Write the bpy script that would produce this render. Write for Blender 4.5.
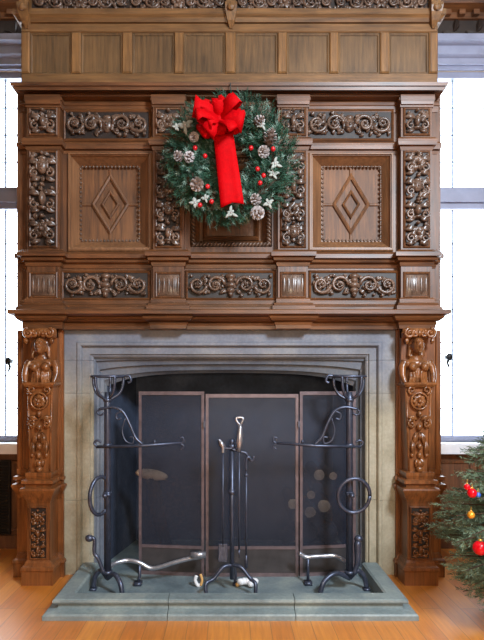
import bpy, bmesh, math, random
from mathutils import Vector, Matrix
PI = math.pi
sc = bpy.context.scene
C = sc.collection
for o in list(bpy.data.objects): bpy.data.objects.remove(o)

# ------------------------------------------------------------------ camera
F, CX, HY, D, H = 516.0, 229.0, 385.0, 4.3, 1.625
cam_d = bpy.data.cameras.new('camera'); cam = bpy.data.objects.new('camera', cam_d); C.objects.link(cam)
cam.location = (0, -D, H); cam.rotation_euler = (PI/2, 0, 0)
cam_d.sensor_width = 36; cam_d.sensor_fit = 'AUTO'; cam_d.lens = F/640*36
cam_d.shift_x = (242-CX)/640; cam_d.shift_y = (HY-320)/640
sc.camera = cam
# ------------------------------------------------------------------ light and exposure
w = bpy.data.worlds.new('World'); sc.world = w; w.use_nodes = True
bg = w.node_tree.nodes['Background']; bg.inputs[0].default_value = (0.84, 0.93, 1.0, 1); bg.inputs[1].default_value = 11.0
def area(name, loc, target, size, energy, col):
    l = bpy.data.lights.new(name, 'AREA'); l.shape = 'RECTANGLE'; l.size = size[0]; l.size_y = size[1]
    l.energy = energy; l.color = col
    o = bpy.data.objects.new(name, l); C.objects.link(o); o.location = loc
    o.rotation_euler = (Vector(target)-Vector(loc)).to_track_quat('-Z', 'Y').to_euler()
    return o
area('daylight_right', (2.4, -4.4, 4.3), (0, 0.1, 2.0), (0.8, 1.0), 440, (0.80, 0.90, 1.0))
area('rear_fill', (0.6, -5.3, 3.2), (0, 0, 1.8), (2.0, 1.2), 22, (0.86, 0.93, 1.0))  # unseen cool fill light added behind the camera
area('warm_fill', (0.3, -5.0, 1.7), (0.2, 0, 0.5), (0.5, 0.35), 88, (1.0, 0.80, 0.55))  # unseen warm fill added behind the camera to brighten the lower woodwork
vs = sc.view_settings
vs.view_transform = 'Standard'; vs.look = 'None'; vs.exposure = 0.0; vs.gamma = 1.0; vs.use_curve_mapping = False

# ------------------------------------------------------------------ helpers
def PX(px, y=0.0): return (px-CX)*(D+y)/F
def PZ(py, y=0.0): return H-(py-HY)*(D+y)/F

class MB:
    def __init__(s): s.v = []; s.f = []
    def quad_grid(s, rows, closed_u=False, cap=False):
        """rows: list of rings of points"""
        n = len(rows[0]); b = len(s.v)
        for r in rows: s.v += [tuple(p) for p in r]
        for i in range(len(rows)-1):
            for j in range(n if closed_u else n-1):
                k = (j+1) % n
                s.f.append((b+i*n+j, b+i*n+k, b+(i+1)*n+k, b+(i+1)*n+j))
        if cap:
            s.f.append(tuple(b+j for j in range(n))[::-1]); e = b+(len(rows)-1)*n
            s.f.append(tuple(e+j for j in range(n)))
        return s
    def box(s, x0, x1, y0, y1, z0, z1):
        b = len(s.v)
        s.v += [(x0,y0,z0),(x1,y0,z0),(x1,y1,z0),(x0,y1,z0),(x0,y0,z1),(x1,y0,z1),(x1,y1,z1),(x0,y1,z1)]
        s.f += [tuple(b+i for i in q) for q in ((0,3,2,1),(4,5,6,7),(0,1,5,4),(1,2,6,5),(2,3,7,6),(3,0,4,7))]
        return s
    def chbox(s, x0, x1, y0, y1, z0, z1, c=0.008):
        """box with a chamfered front (toward -y)"""
        rows = [[(x0,y1,z0),(x1,y1,z0),(x1,y1,z1),(x0,y1,z1)],
                [(x0,y0+c,z0),(x1,y0+c,z0),(x1,y0+c,z1),(x0,y0+c,z1)],
                [(x0+c,y0,z0+c),(x1-c,y0,z0+c),(x1-c,y0,z1-c),(x0+c,y0,z1-c)]]
        return s.quad_grid(rows, True, True)
    def tube(s, pts, r, n=6, cap=True):
        pts = [Vector(p) for p in pts]
        if not hasattr(r, '__len__'): r = [r]*len(pts)
        rows = []; up = None
        for i, p in enumerate(pts):
            t = (pts[min(i+1, len(pts)-1)]-pts[max(i-1, 0)])
            if t.length < 1e-9: t = Vector((0,0,1))
            t.normalize()
            if up is None:
                up = Vector((0,1,0)) if abs(t.y) < 0.9 else Vector((1,0,0))
            a = t.cross(up)
            if a.length < 1e-6: a = t.orthogonal()
            a.normalize(); b2 = a.cross(t).normalized(); up = b2
            rows.append([p+(a*math.cos(2*PI*k/n)+b2*math.sin(2*PI*k/n))*r[i] for k in range(n)])
        return s.quad_grid(rows, True, cap)
    def ell(s, c, r, nu=8, nv=6, rot=None):
        rows = []
        c = Vector(c)
        for i in range(nv+1):
            th = PI*i/nv; th = min(max(th, 0.02), PI-0.02)
            row = []
            for j in range(nu):
                ph = 2*PI*j/nu
                p = Vector((r[0]*math.sin(th)*math.cos(ph), r[1]*math.sin(th)*math.sin(ph), r[2]*math.cos(th)))
                if rot is not None: p = rot @ p
                row.append(c+p)
            rows.append(row)
        return s.quad_grid(rows, True, True)
    def prism(s, pts, y0, y1):
        return s.quad_grid([[(x,y0,z) for x,z in pts],[(x,y1,z) for x,z in pts]], True, True)
    def vprism(s, pts, z0, z1):
        return s.quad_grid([[(x,y,z0) for x,y in pts],[(x,y,z1) for x,y in pts]], True, True)
    def leaf(s, x, y, z, ang, L, W, h, curl=0.0, n=6):
        """carved leaf lying on a plane that faces -y"""
        rows = []; px, pz, a = x, z, ang
        for i in range(n+1):
            u = i/n
            wd = W*math.sin(PI*min(1, (u*0.92+0.04)))**0.8
            nx, nz = -math.sin(a), math.cos(a)
            hh = h*(0.35+0.65*math.sin(PI*u))
            row = []
            for q, k in ((-1,0.0),(-0.55,0.95),(0,0.5),(0.55,0.95),(1,0.0)):
                row.append((px+nx*q*wd, y-hh*k+0.001, pz+nz*q*wd))
            rows.append(row+[(px, y+0.004, pz)])
            a += curl/n; px += math.cos(a)*L/n; pz += math.sin(a)*L/n
        return s.quad_grid(rows, True, True)
    def mould(s, path, prof):
        """sweep a closed profile (d outward, z) along a plan path with mitres"""
        ms = mitres(path, False)
        rows = [[(p[0]+d*m[0], p[1]+d*m[1], z) for d, z in prof] for p, m in zip(path, ms)]
        return s.quad_grid(rows, True, True)
    def frame(s, path, prof, closed=True):
        """sweep a closed profile (d outward, y) along an x-z path"""
        ms = mitres(path, closed)
        rows = [[(p[0]+d*m[0], y, p[1]+d*m[1]) for d, y in prof] for p, m in zip(path, ms)]
        if closed: rows.append(rows[0]); return s.quad_grid(rows, True, False)
        return s.quad_grid(rows, True, True)
    def build(s, name, mat, parent=None, smooth=False, world=True):
        me = bpy.data.meshes.new(name)
        off = Vector((0,0,0)); q = parent
        while q is not None: off += q.location; q = q.parent
        me.from_pydata([tuple(Vector(p)-off) for p in s.v] if world else s.v, [], s.f)
        bm = bmesh.new(); bm.from_mesh(me)
        bmesh.ops.remove_doubles(bm, verts=bm.verts, dist=1e-6)
        bmesh.ops.recalc_face_normals(bm, faces=bm.faces)
        bm.to_mesh(me); bm.free()
        if smooth:
            me.polygons.foreach_set('use_smooth', [True]*len(me.polygons))
        me.materials.append(mat)
        o = bpy.data.objects.new(name, me); C.objects.link(o)
        if parent: o.parent = parent
        return o

def mitres(path, closed):
    n = len(path); out = []
    def nrm(a, b):
        dx, dy = b[0]-a[0], b[1]-a[1]; l = math.hypot(dx, dy) or 1
        return (dy/l, -dx/l)
    for i in range(n):
        if closed: n1 = nrm(path[i-1], path[i]); n2 = nrm(path[i], path[(i+1) % n])
        else:
            n1 = nrm(path[i-1], path[i]) if i > 0 else None
            n2 = nrm(path[i], path[i+1]) if i < n-1 else None
            n1 = n1 or n2; n2 = n2 or n1
        k = 1+n1[0]*n2[0]+n1[1]*n2[1]
        k = max(k, 0.2)
        out.append(((n1[0]+n2[0])/k, (n1[1]+n2[1])/k))
    return out

def rect(x0, x1, z0, z1):            # order so that outward is outside
    return [(x0,z0),(x1,z0),(x1,z1),(x0,z1)]

def thing(name, label, cat, loc=(0,0,0), group=None):
    o = bpy.data.objects.new(name, None); C.objects.link(o); o.location = loc
    o.empty_display_size = 0.1
    o['label'] = label; o['category'] = cat
    if group: o['group'] = group
    return o
def tag(o, label, cat, group=None, kind=None):
    o['label'] = label; o['category'] = cat
    if group: o['group'] = group
    if kind: o['kind'] = kind
    return o
def struct(o): o['kind'] = 'structure'; return o
def copy_tree(o, parent=None):
    c = o.copy(); C.objects.link(c); c.parent = parent
    for ch in list(o.children): copy_tree(ch, c)
    return c
def remesh(o, voxel, smooth_it=2):
    m = o.modifiers.new('r', 'REMESH'); m.mode = 'VOXEL'; m.voxel_size = voxel
    if smooth_it:
        k = o.modifiers.new('s', 'SMOOTH'); k.iterations = smooth_it; k.factor = 0.5
    dg = bpy.context.evaluated_depsgraph_get(); dg.update()
    me = bpy.data.meshes.new_from_object(o.evaluated_get(dg))
    mats = list(o.data.materials)
    o.modifiers.clear(); o.data = me
    me.materials.clear()
    for q in mats: me.materials.append(q)
    me.polygons.foreach_set('use_smooth', [True]*len(me.polygons))
    return o

# ------------------------------------------------------------------ materials
def lin(c):
    return tuple(((v/255)/12.92 if v/255 <= 0.04045 else ((v/255+0.055)/1.055)**2.4) for v in c)+(1,)
def new_mat(name):
    m = bpy.data.materials.new(name); m.use_nodes = True
    nt = m.node_tree; b = nt.nodes['Principled BSDF']
    return m, nt, b
def texco(nt, scale=(1,1,1), kind='Object'):
    tc = nt.nodes.new('ShaderNodeTexCoord'); mp = nt.nodes.new('ShaderNodeMapping')
    mp.inputs['Scale'].default_value = scale
    nt.links.new(tc.outputs[kind], mp.inputs[0]); return mp
def ramp(nt, src, stops):
    r = nt.nodes.new('ShaderNodeValToRGB'); e = r.color_ramp.elements
    while len(e) < len(stops): e.new(0.5)
    for k, (p, c) in zip(e, stops): k.position = p; k.color = c
    nt.links.new(src, r.inputs[0]); return r
def noise(nt, mp, scale, detail=5, rough=0.55):
    n = nt.nodes.new('ShaderNodeTexNoise'); n.inputs['Scale'].default_value = scale
    n.inputs['Detail'].default_value = detail; n.inputs['Roughness'].default_value = rough
    nt.links.new(mp.outputs[0], n.inputs['Vector']); return n
def bump(nt, b, src, strength, dist=0.01):
    k = nt.nodes.new('ShaderNodeBump'); k.inputs['Strength'].default_value = strength; k.inputs['Distance'].default_value = dist
    nt.links.new(src, k.inputs['Height']); nt.links.new(k.outputs[0], b.inputs['Normal'])
def wood(name, light, dark, axis='z', rough=0.42, fine=1.0):
    m, nt, b = new_mat(name)
    s = {'z': (14,14,0.9), 'x': (0.9,14,14), 'n': (5,5,5)}[axis]
    mp = texco(nt, s)
    n1 = noise(nt, mp, 3.0*fine, 8, 0.65)
    mp2 = texco(nt, (1,1,1)); n2 = noise(nt, mp2, 2.2, 3)
    mx = nt.nodes.new('ShaderNodeMath'); mx.operation = 'MULTIPLY_ADD'
    nt.links.new(n2.outputs[0], mx.inputs[0]); mx.inputs[1].default_value = 0.55
    nt.links.new(n1.outputs[0], mx.inputs[2])
    mid = tuple((a+c)/2 for a, c in zip(lin(light), lin(dark)))
    r = ramp(nt, mx.outputs[0], [(0.52, lin(dark)), (0.76, mid), (1.0, lin(light))])
    nt.links.new(r.outputs[0], b.inputs['Base Color'])
    b.inputs['Roughness'].default_value = rough
    b.inputs['Specular IOR Level'].default_value = 0.5
    bump(nt, b, n1.outputs[0], 0.25, 0.004)
    return m
def plain(name, col, rough=0.5, metal=0.0, var=0.25, scale=12, bmp=0.1):
    m, nt, b = new_mat(name); mp = texco(nt); n = noise(nt, mp, scale, 5)
    c = lin(col); d = tuple(v*(1-var) for v in c[:3])+(1,); l = tuple(min(1, v*(1+var)) for v in c[:3])+(1,)
    r = ramp(nt, n.outputs[0], [(0.3, d), (0.7, l)])
    nt.links.new(r.outputs[0], b.inputs['Base Color'])
    b.inputs['Roughness'].default_value = rough; b.inputs['Metallic'].default_value = metal
    if bmp: bump(nt, b, n.outputs[0], bmp, 0.005)
    return m

M = {}
M['attic'] = wood('oak_attic', (130,92,54), (62,41,24), 'x')
M['attic_v'] = wood('oak_attic_upright', (140,99,57), (70,46,26), 'z')
M['attic_panel'] = wood('oak_attic_panel', (112,82,50), (54,38,23), 'z', 0.45)
M['oak'] = wood('oak_brown', (116,72,40), (42,24,14), 'x', 0.42)
M['oak_lit_reveal'] = wood('oak_painted_sheen', (136,96,64), (84,55,36), 'z', 0.45)  # reveal oak made lighter: its bright sheen is put into the colour
M['oak_v'] = wood('oak_brown_upright', (112,70,40), (40,24,15), 'z', 0.44)
M['oak_panel'] = wood('oak_panel', (126,82,46), (58,36,22), 'z', 0.6)
M['carve'] = wood('oak_carved', (116,90,74), (38,27,23), 'n', 0.3)
M['term'] = wood('oak_pilaster', (142,84,42), (58,31,15), 'z', 0.36)
M['term_carve'] = wood('oak_pilaster_carved', (144,90,50), (62,35,20), 'n', 0.25)
M['ground'] = wood('oak_carving_ground', (46,32,25), (20,13,11), 'n', 0.55)  # recess shade behind the carvings deepened in this dark colour
M['wall_wood'] = wood('oak_wainscot', (120,76,46), (66,40,27), 'z', 0.5)

def stone(name, a, b_, c, rough=0.75, scale=3.0, bmp=0.25):
    m, nt, b = new_mat(name); mp = texco(nt)
    n = noise(nt, mp, scale, 8, 0.6); n2 = noise(nt, mp, scale*14, 4)
    r = ramp(nt, n.outputs[0], [(0.3, lin(a)), (0.5, lin(b_)), (0.72, lin(c))])
    mx = nt.nodes.new('ShaderNodeMixRGB'); mx.blend_type = 'OVERLAY'; mx.inputs[0].default_value = 0.3
    nt.links.new(r.outputs[0], mx.inputs[1]); nt.links.new(n2.outputs[0], mx.inputs[2])
    nt.links.new(mx.outputs[0], b.inputs['Base Color']); b.inputs['Roughness'].default_value = rough
    bump(nt, b, n2.outputs[0], bmp, 0.004)
    return m
def graded_stone(name):
    # pale sandstone turning blue grey towards the top, unevenly broken by noise
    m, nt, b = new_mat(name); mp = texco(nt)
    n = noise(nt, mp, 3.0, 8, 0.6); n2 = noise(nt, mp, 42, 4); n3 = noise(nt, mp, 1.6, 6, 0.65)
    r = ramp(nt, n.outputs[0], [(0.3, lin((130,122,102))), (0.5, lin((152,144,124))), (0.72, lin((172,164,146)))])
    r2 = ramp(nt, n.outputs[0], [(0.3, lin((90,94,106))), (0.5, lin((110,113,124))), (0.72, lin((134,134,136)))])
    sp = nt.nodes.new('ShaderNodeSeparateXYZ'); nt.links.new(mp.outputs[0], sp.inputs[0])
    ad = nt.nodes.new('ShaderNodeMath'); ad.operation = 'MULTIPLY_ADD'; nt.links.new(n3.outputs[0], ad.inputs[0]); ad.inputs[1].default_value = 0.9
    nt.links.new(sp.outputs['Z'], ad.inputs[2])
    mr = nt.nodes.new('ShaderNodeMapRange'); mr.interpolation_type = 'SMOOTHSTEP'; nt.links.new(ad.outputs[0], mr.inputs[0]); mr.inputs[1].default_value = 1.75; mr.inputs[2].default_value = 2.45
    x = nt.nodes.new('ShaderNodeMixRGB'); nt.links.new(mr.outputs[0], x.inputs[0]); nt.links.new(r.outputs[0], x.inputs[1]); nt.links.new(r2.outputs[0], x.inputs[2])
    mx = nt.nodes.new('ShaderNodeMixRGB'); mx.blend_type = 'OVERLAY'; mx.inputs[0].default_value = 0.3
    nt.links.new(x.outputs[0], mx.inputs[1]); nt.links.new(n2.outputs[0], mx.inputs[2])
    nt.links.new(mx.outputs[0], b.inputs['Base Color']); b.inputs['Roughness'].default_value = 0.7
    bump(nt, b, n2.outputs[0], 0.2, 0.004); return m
M['stone'] = graded_stone('graded_sandstone')
M['_old'] = stone('sandstone_jamb', (132,124,106), (152,145,127), (170,163,147))
M['lintel'] = stone('grey_lintel_stone', (104,107,116), (122,124,130), (144,142,139))
M['splay'] = stone('blue_grey_splay_stone', (84,90,104), (104,110,122), (126,128,132))  # splay stone, darker and bluer than the jambs
M['hearth'] = stone('hearth_slate', (92,104,108), (118,130,132), (146,154,150), 0.5)
M['slab'] = stone('hearth_slab_slate', (78,92,100), (106,120,126), (134,144,142), 0.45)
M['soot'] = stone('sooty_brick', (32,40,56), (52,62,82), (80,88,106), 0.8, 2.5)
M['iron'] = plain('wrought_iron', (74,80,98), 0.36, 0.6, 0.3, 20, 0.2)
M['iron_lit'] = plain('iron_painted_gleam', (176,178,188), 0.3, 0.8, 0.3, 18, 0.2)  # paler iron: highlights on bars and handles painted into the colour
M['bronze'] = plain('bronze_bar', (104,90,94), 0.5, 0.4, 0.25, 16)
M['kick'] = plain('scorched_plate', (58,54,56), 0.55, 0.2, 0.3, 10)
M['red'] = plain('red_velvet', (178,0,8), 0.75, 0, 0.12, 30)
M['berry'] = plain('red_berry', (190,20,30), 0.25)
M['needle'] = plain('fir_needles', (50,82,66), 0.5, 0, 0.55, 9, 0)
M['needle_pale'] = plain('fir_needles_pale', (120,146,134), 0.5, 0, 0.4, 9, 0)
M['tree'] = plain('tree_needles', (110,130,108), 0.5, 0, 0.6, 7, 0)
M['twig'] = plain('twig', (70,48,34), 0.8)
M['cone'] = plain('frosted_cone', (168,160,160), 0.6, 0, 0.3, 40)
M['cone_core'] = plain('cone_core', (84,64,54), 0.7)
M['flower'] = plain('white_petal', (156,160,154), 0.55, 0, 0.12, 20)
M['gold'] = plain('gold_ball', (230,160,50), 0.25, 0.4)
M['redball'] = plain('red_ball', (215,12,30), 0.15)
M['blueball'] = plain('blue_ball', (60,100,190), 0.2)
M['bark'] = plain('bark', (60,50,48), 0.9, 0, 0.4, 12, 0.4)
M['cut'] = plain('cut_wood', (225,200,175), 0.7, 0, 0.2, 18)
M['cut_char'] = plain('charred_wood', (48,44,46), 0.8, 0, 0.3, 18)
M['plaster'] = plain('cream_plaster', (214,206,186), 0.8, 0, 0.05, 4)
M['frame'] = plain('window_frame_paint', (132,136,158), 0.5, 0, 0.12, 6)
M['lead'] = plain('window_lead', (120,134,158), 0.6)
M['sill'] = plain('white_sill', (226,226,230), 0.5, 0, 0.05)
M['black'] = plain('black_metal', (18,18,20), 0.5, 0.3)
M['paper'] = plain('pale_scrap', (220,222,228), 0.6, 0, 0.1)
M['paper2'] = plain('yellow_scrap', (206,160,100), 0.6, 0, 0.1)

for k, v in (('red',0.08),('needle',0.15),('needle_pale',0.2),('tree',0.15),('flower',0.2)):
    M[k].node_tree.nodes['Principled BSDF'].inputs['Specular IOR Level'].default_value = v
    M[k].node_tree.nodes['Principled BSDF'].inputs['Roughness'].default_value = 0.7
# parquet floor: long boards running toward the hearth
def floor_mat():
    m, nt, b = new_mat('parquet')
    tc = nt.nodes.new('ShaderNodeTexCoord'); mp = nt.nodes.new('ShaderNodeMapping')
    mp.inputs['Rotation'].default_value = (0,0,PI/2)
    nt.links.new(tc.outputs['Object'], mp.inputs[0])
    br = nt.nodes.new('ShaderNodeTexBrick'); nt.links.new(mp.outputs[0], br.inputs['Vector'])
    br.inputs['Color1'].default_value = lin((206,130,50)); br.inputs['Color2'].default_value = lin((184,106,36))
    br.inputs['Mortar'].default_value = lin((140,90,46))
    br.inputs['Scale'].default_value = 1.0; br.inputs['Mortar Size'].default_value = 0.002
    br.inputs['Brick Width'].default_value = 1.1; br.inputs['Row Height'].default_value = 0.14
    mp2 = texco(nt, (16,1.2,1)); n = noise(nt, mp2, 3, 7, 0.6)
    mx = nt.nodes.new('ShaderNodeMixRGB'); mx.blend_type = 'OVERLAY'; mx.inputs[0].default_value = 0.55
    nt.links.new(br.outputs[0], mx.inputs[1]); nt.links.new(n.outputs[0], mx.inputs[2])
    nt.links.new(mx.outputs[0], b.inputs['Base Color'])
    rr = ramp(nt, n.outputs[0], [(0.3,(0.32,)*3+(1,)),(0.7,(0.44,)*3+(1,))]); nt.links.new(rr.outputs[0], b.inputs['Roughness'])
    bump(nt, b, n.outputs[0], 0.08, 0.003)
    b.inputs['Coat Weight'].default_value = 0.8; b.inputs['Coat Roughness'].default_value = 0.36
    return m
M['floor'] = floor_mat()
def glass_mat():
    m = bpy.data.materials.new('window_glass'); m.use_nodes = True; nt = m.node_tree; nt.nodes.clear()
    o = nt.nodes.new('ShaderNodeOutputMaterial'); t = nt.nodes.new('ShaderNodeBsdfTransparent'); g = nt.nodes.new('ShaderNodeBsdfGlossy')
    g.inputs['Roughness'].default_value = 0.05; t.inputs[0].default_value = (0.96,0.98,1,1)
    x = nt.nodes.new('ShaderNodeMixShader'); x.inputs[0].default_value = 0.06
    nt.links.new(t.outputs[0], x.inputs[1]); nt.links.new(g.outputs[0], x.inputs[2]); nt.links.new(x.outputs[0], o.inputs[0]); return m
M['glass'] = glass_mat()
def mesh_mat():      # woven spark mesh, finer than a pixel: part wire, part hole
    m = bpy.data.materials.new('spark_mesh'); m.use_nodes = True; nt = m.node_tree; nt.nodes.clear()
    o = nt.nodes.new('ShaderNodeOutputMaterial'); t = nt.nodes.new('ShaderNodeBsdfTransparent')
    b = nt.nodes.new('ShaderNodeBsdfPrincipled'); b.inputs['Base Color'].default_value = lin((48,54,70)); b.inputs['Metallic'].default_value = 0.3
    b.inputs['Roughness'].default_value = 0.5
    mp = texco(nt, (1,1,1)); n = noise(nt, mp, 5, 4)
    r = ramp(nt, n.outputs[0], [(0.3,(0.40,)*3+(1,)),(0.7,(0.60,)*3+(1,))])
    x = nt.nodes.new('ShaderNodeMixShader'); nt.links.new(r.outputs[0], x.inputs[0])
    nt.links.new(t.outputs[0], x.inputs[1]); nt.links.new(b.outputs[0], x.inputs[2]); nt.links.new(x.outputs[0], o.inputs[0]); return m
M['mesh'] = mesh_mat()

# ------------------------------------------------------------------ room shell
YW = 0.9                                                   # window wall
ZC = 5.5
struct(MB().box(-5,5,-5.5,1.1,-0.1,0).build('floor', M['floor']))
struct(MB().box(-5,5,-5.5,1.1,ZC,ZC+0.1).build('ceiling', M['plaster']))
WL = (-3.05,-1.86); WR = (1.86,3.05); WZ = (1.05, 4.79)
wb = MB()
struct(MB().box(-5.1,-5,-5.6,1.1,0,ZC).build('wall_left', M['wall_wood'])); struct(MB().box(5,5.1,-5.6,1.1,0,ZC).build('wall_right', M['wall_wood']))
struct(MB().box(-5,5,-5.6,-5.5,0,ZC).build('wall_front', M['wall_wood']))
for a, b_ in ((-5,WL[0]),(WL[1],-1.5),(1.5,WR[0]),(WR[1],5)): wb.box(a,b_,YW,1.1,0,ZC)
wb.box(-1.5,1.5,YW,1.1,2.3,ZC)
for a, b_ in (WL,WR): wb.box(a,b_,YW,1.1,0,WZ[0]); wb.box(a,b_,YW,1.1,WZ[1],ZC)
struct(wb.build('wall_back', M['plaster']))
for k, (x0,x1) in enumerate((WL,WR)):
    s = 1 if k else -1
    wn = struct(MB().frame(rect(x0,x1,*WZ), [(0,YW-0.03),(0.10,YW-0.03),(0.10,YW-0.002),(0,YW-0.002)]).build('window_%d' % (k+1), M['frame']))
    fr = MB().frame(rect(x0+0.06,x1-0.06,WZ[0]+0.06,WZ[1]-0.06), [(0,YW+0.02),(0.06,YW+0.02),(0.06,YW+0.1),(0,YW+0.1)])
    fr.build('window_frame', M['frame'], wn)
    tr = MB()
    for za, zb, yy in ((3.40,3.46,YW+0.0),(3.46,3.56,YW-0.035),(3.56,3.62,YW+0.0)): tr.box(x0+0.002,x1-0.002,yy,YW+0.1,za,zb)
    tr.build('transom', M['frame'], wn)
    mu = MB()
    for xx in [x0+0.06+(x1-x0-0.12)*q/3 for q in (1,2)]:
        mu.box(xx-0.006,xx+0.006,YW+0.05,YW+0.07,WZ[0]+0.05,3.4); mu.box(xx-0.006,xx+0.006,YW+0.05,YW+0.07,3.62,WZ[1]-0.05)
    for q in range(1,7): mu.box(x0+0.05,x1-0.05,YW+0.05,YW+0.07,WZ[0]+2.35*q/7-0.004,WZ[0]+2.35*q/7+0.004)
    for q in range(1,4): mu.box(x0+0.05,x1-0.05,YW+0.05,YW+0.07,3.62+1.1*q/4-0.004,3.62+1.1*q/4+0.004)
    mu.build('muntin', M['lead'], wn)
    MB().box(x0+0.04,x1-0.04,YW+0.057,YW+0.063,WZ[0]+0.04,WZ[1]-0.04).build('pane', M['glass'], wn)
    MB().box(x0-0.06,x1+0.06,YW-0.16,YW+0.02,WZ[0]-0.10,WZ[0]).build('window_sill', M['sill'], wn)
    lx = PX(8 if k == 0 else 449.5, YW); lz = PZ(361 if k == 0 else 357, YW)
    la = MB().ell((lx,YW+0.0,lz),(0.035,0.02,0.04)).tube([(lx,YW,lz),(lx-s*0.03,YW-0.02,lz-0.06),(lx-s*0.01,YW-0.02,lz-0.11)],[0.018,0.014,0.01])
    la.box(lx-0.03,lx+0.03,YW+0.0,YW+0.06,lz-0.02,lz+0.02)
    la.build('latch', M['black'], wn, True)
    # head mouldings, carved frieze and dentil cornice above the window
    x0, x1 = (-4.9,-1.80) if k == 0 else (1.80,4.9)
    hd = MB().mould([(x0,YW),(x1,YW)], [(0.002,4.82),(0.06,4.82),(0.06,4.88),(0.10,4.90),(0.10,4.98),(0.16,5.0),(0.16,5.06),(0.002,5.06)])
    struct(hd.build('trim_%d' % (k+1), M['frame']))
    fz = MB().box(x0,x1,YW-0.04,YW-0.002,5.06,5.27)
    random.seed(4+k)
    for q in range(26):
        xx = x0+0.1+q*(x1-x0-0.2)/25
        fz.leaf(xx,YW-0.042,5.16,random.uniform(0.3,1.0)*(1 if q % 2 else -1),0.13,0.035,0.03,0.8)
    struct(fz.build('trim_%d' % (k+3), M['ground']))
    cn = MB().mould([(x0,YW),(x1,YW)], [(0.002,5.27),(0.07,5.27),(0.07,5.33),(0.16,5.36),(0.2,5.42),(0.002,5.42)])
    q = x0+0.05
    while q < x1-0.1: cn.box(q,q+0.06,YW-0.12,YW-0.065,5.28,5.33); q += 0.14
    struct(cn.build('trim_%d' % (k+5), M['oak']))
    # wainscot under the window
    ws = MB().box(x0,x1,YW-0.05,YW-0.002,0,WZ[0]-0.10)
    for a in range(5):
        xa = x0+0.1+a*(x1-x0-0.1)/5
        ws.frame(rect(xa,xa+(x1-x0-0.1)/5-0.1,0.2,0.85), [(0,YW-0.052),(0,YW-0.07),(0.02,YW-0.075),(0.03,YW-0.052)])
    ws.box(x0,x1,YW-0.08,YW-0.05,0,0.13)
    struct(ws.build('trim_%d' % (k+7), M['wall_wood']))

# vent grille low on the left wainscot
g = thing('vent_grille', 'dark metal vent grille with fine slots under the left window', 'vent', (PX(0,0.82),0.82,0))
gx0, gx1, gz0, gz1 = PX(-14,0.82), PX(9,0.82), PZ(532,0.82), PZ(462,0.82)
MB().frame(rect(gx0,gx1,gz0,gz1), [(0,0.80),(0.02,0.80),(0.02,0.83),(0,0.83)]).build('grille_frame', M['black'], g)
gs = MB().box(gx0,gx1,0.822,0.83,gz0,gz1)
for q in range(24):
    z = gz0+(gz1-gz0)*(q+0.5)/24; gs.box(gx0,gx1,0.806,0.822,z-0.006,z+0.006)
gs.build('slats', M['black'], g)

# ------------------------------------------------------------------ carving generators
def spiral(cx, cz, r, turns, dirn, a0, n=22, shrink=0.2):
    pts = []
    for i in range(n+1):
        u = i/n; rr = r*(1-u*(1-shrink)); a = a0+dirn*2*PI*turns*u
        pts.append((cx+rr*math.cos(a), cz+rr*math.sin(a)))
    return pts
def rosette(mb, x, y, z, r, h, n=6, a0=0.0):
    for k in range(n):
        mb.leaf(x, y, z, a0+2*PI*k/n, r, r*0.36, h)
    mb.ell((x,y-h*0.7,z),(r*0.28,h*0.6,r*0.28),8,5)
def mask(mb, x, y, z, w, h):
    """small carved face"""
    mb.ell((x,y,z),(w,h*0.55,h),10,8)
    mb.ell((x,y-h*0.5,z-h*0.1),(w*0.2,h*0.22,h*0.28))
    for s in (-1,1):
        mb.ell((x+s*w*0.45,y-h*0.38,z+h*0.22),(w*0.26,h*0.16,h*0.13))
        mb.ell((x+s*w*0.95,y-h*0.15,z+h*0.1),(w*0.28,h*0.25,h*0.75))
    mb.ell((x,y-h*0.42,z-h*0.52),(w*0.34,h*0.14,h*0.1))
    mb.ell((x,y-h*0.05,z+h*0.85),(w*0.85,h*0.4,h*0.35))
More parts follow.
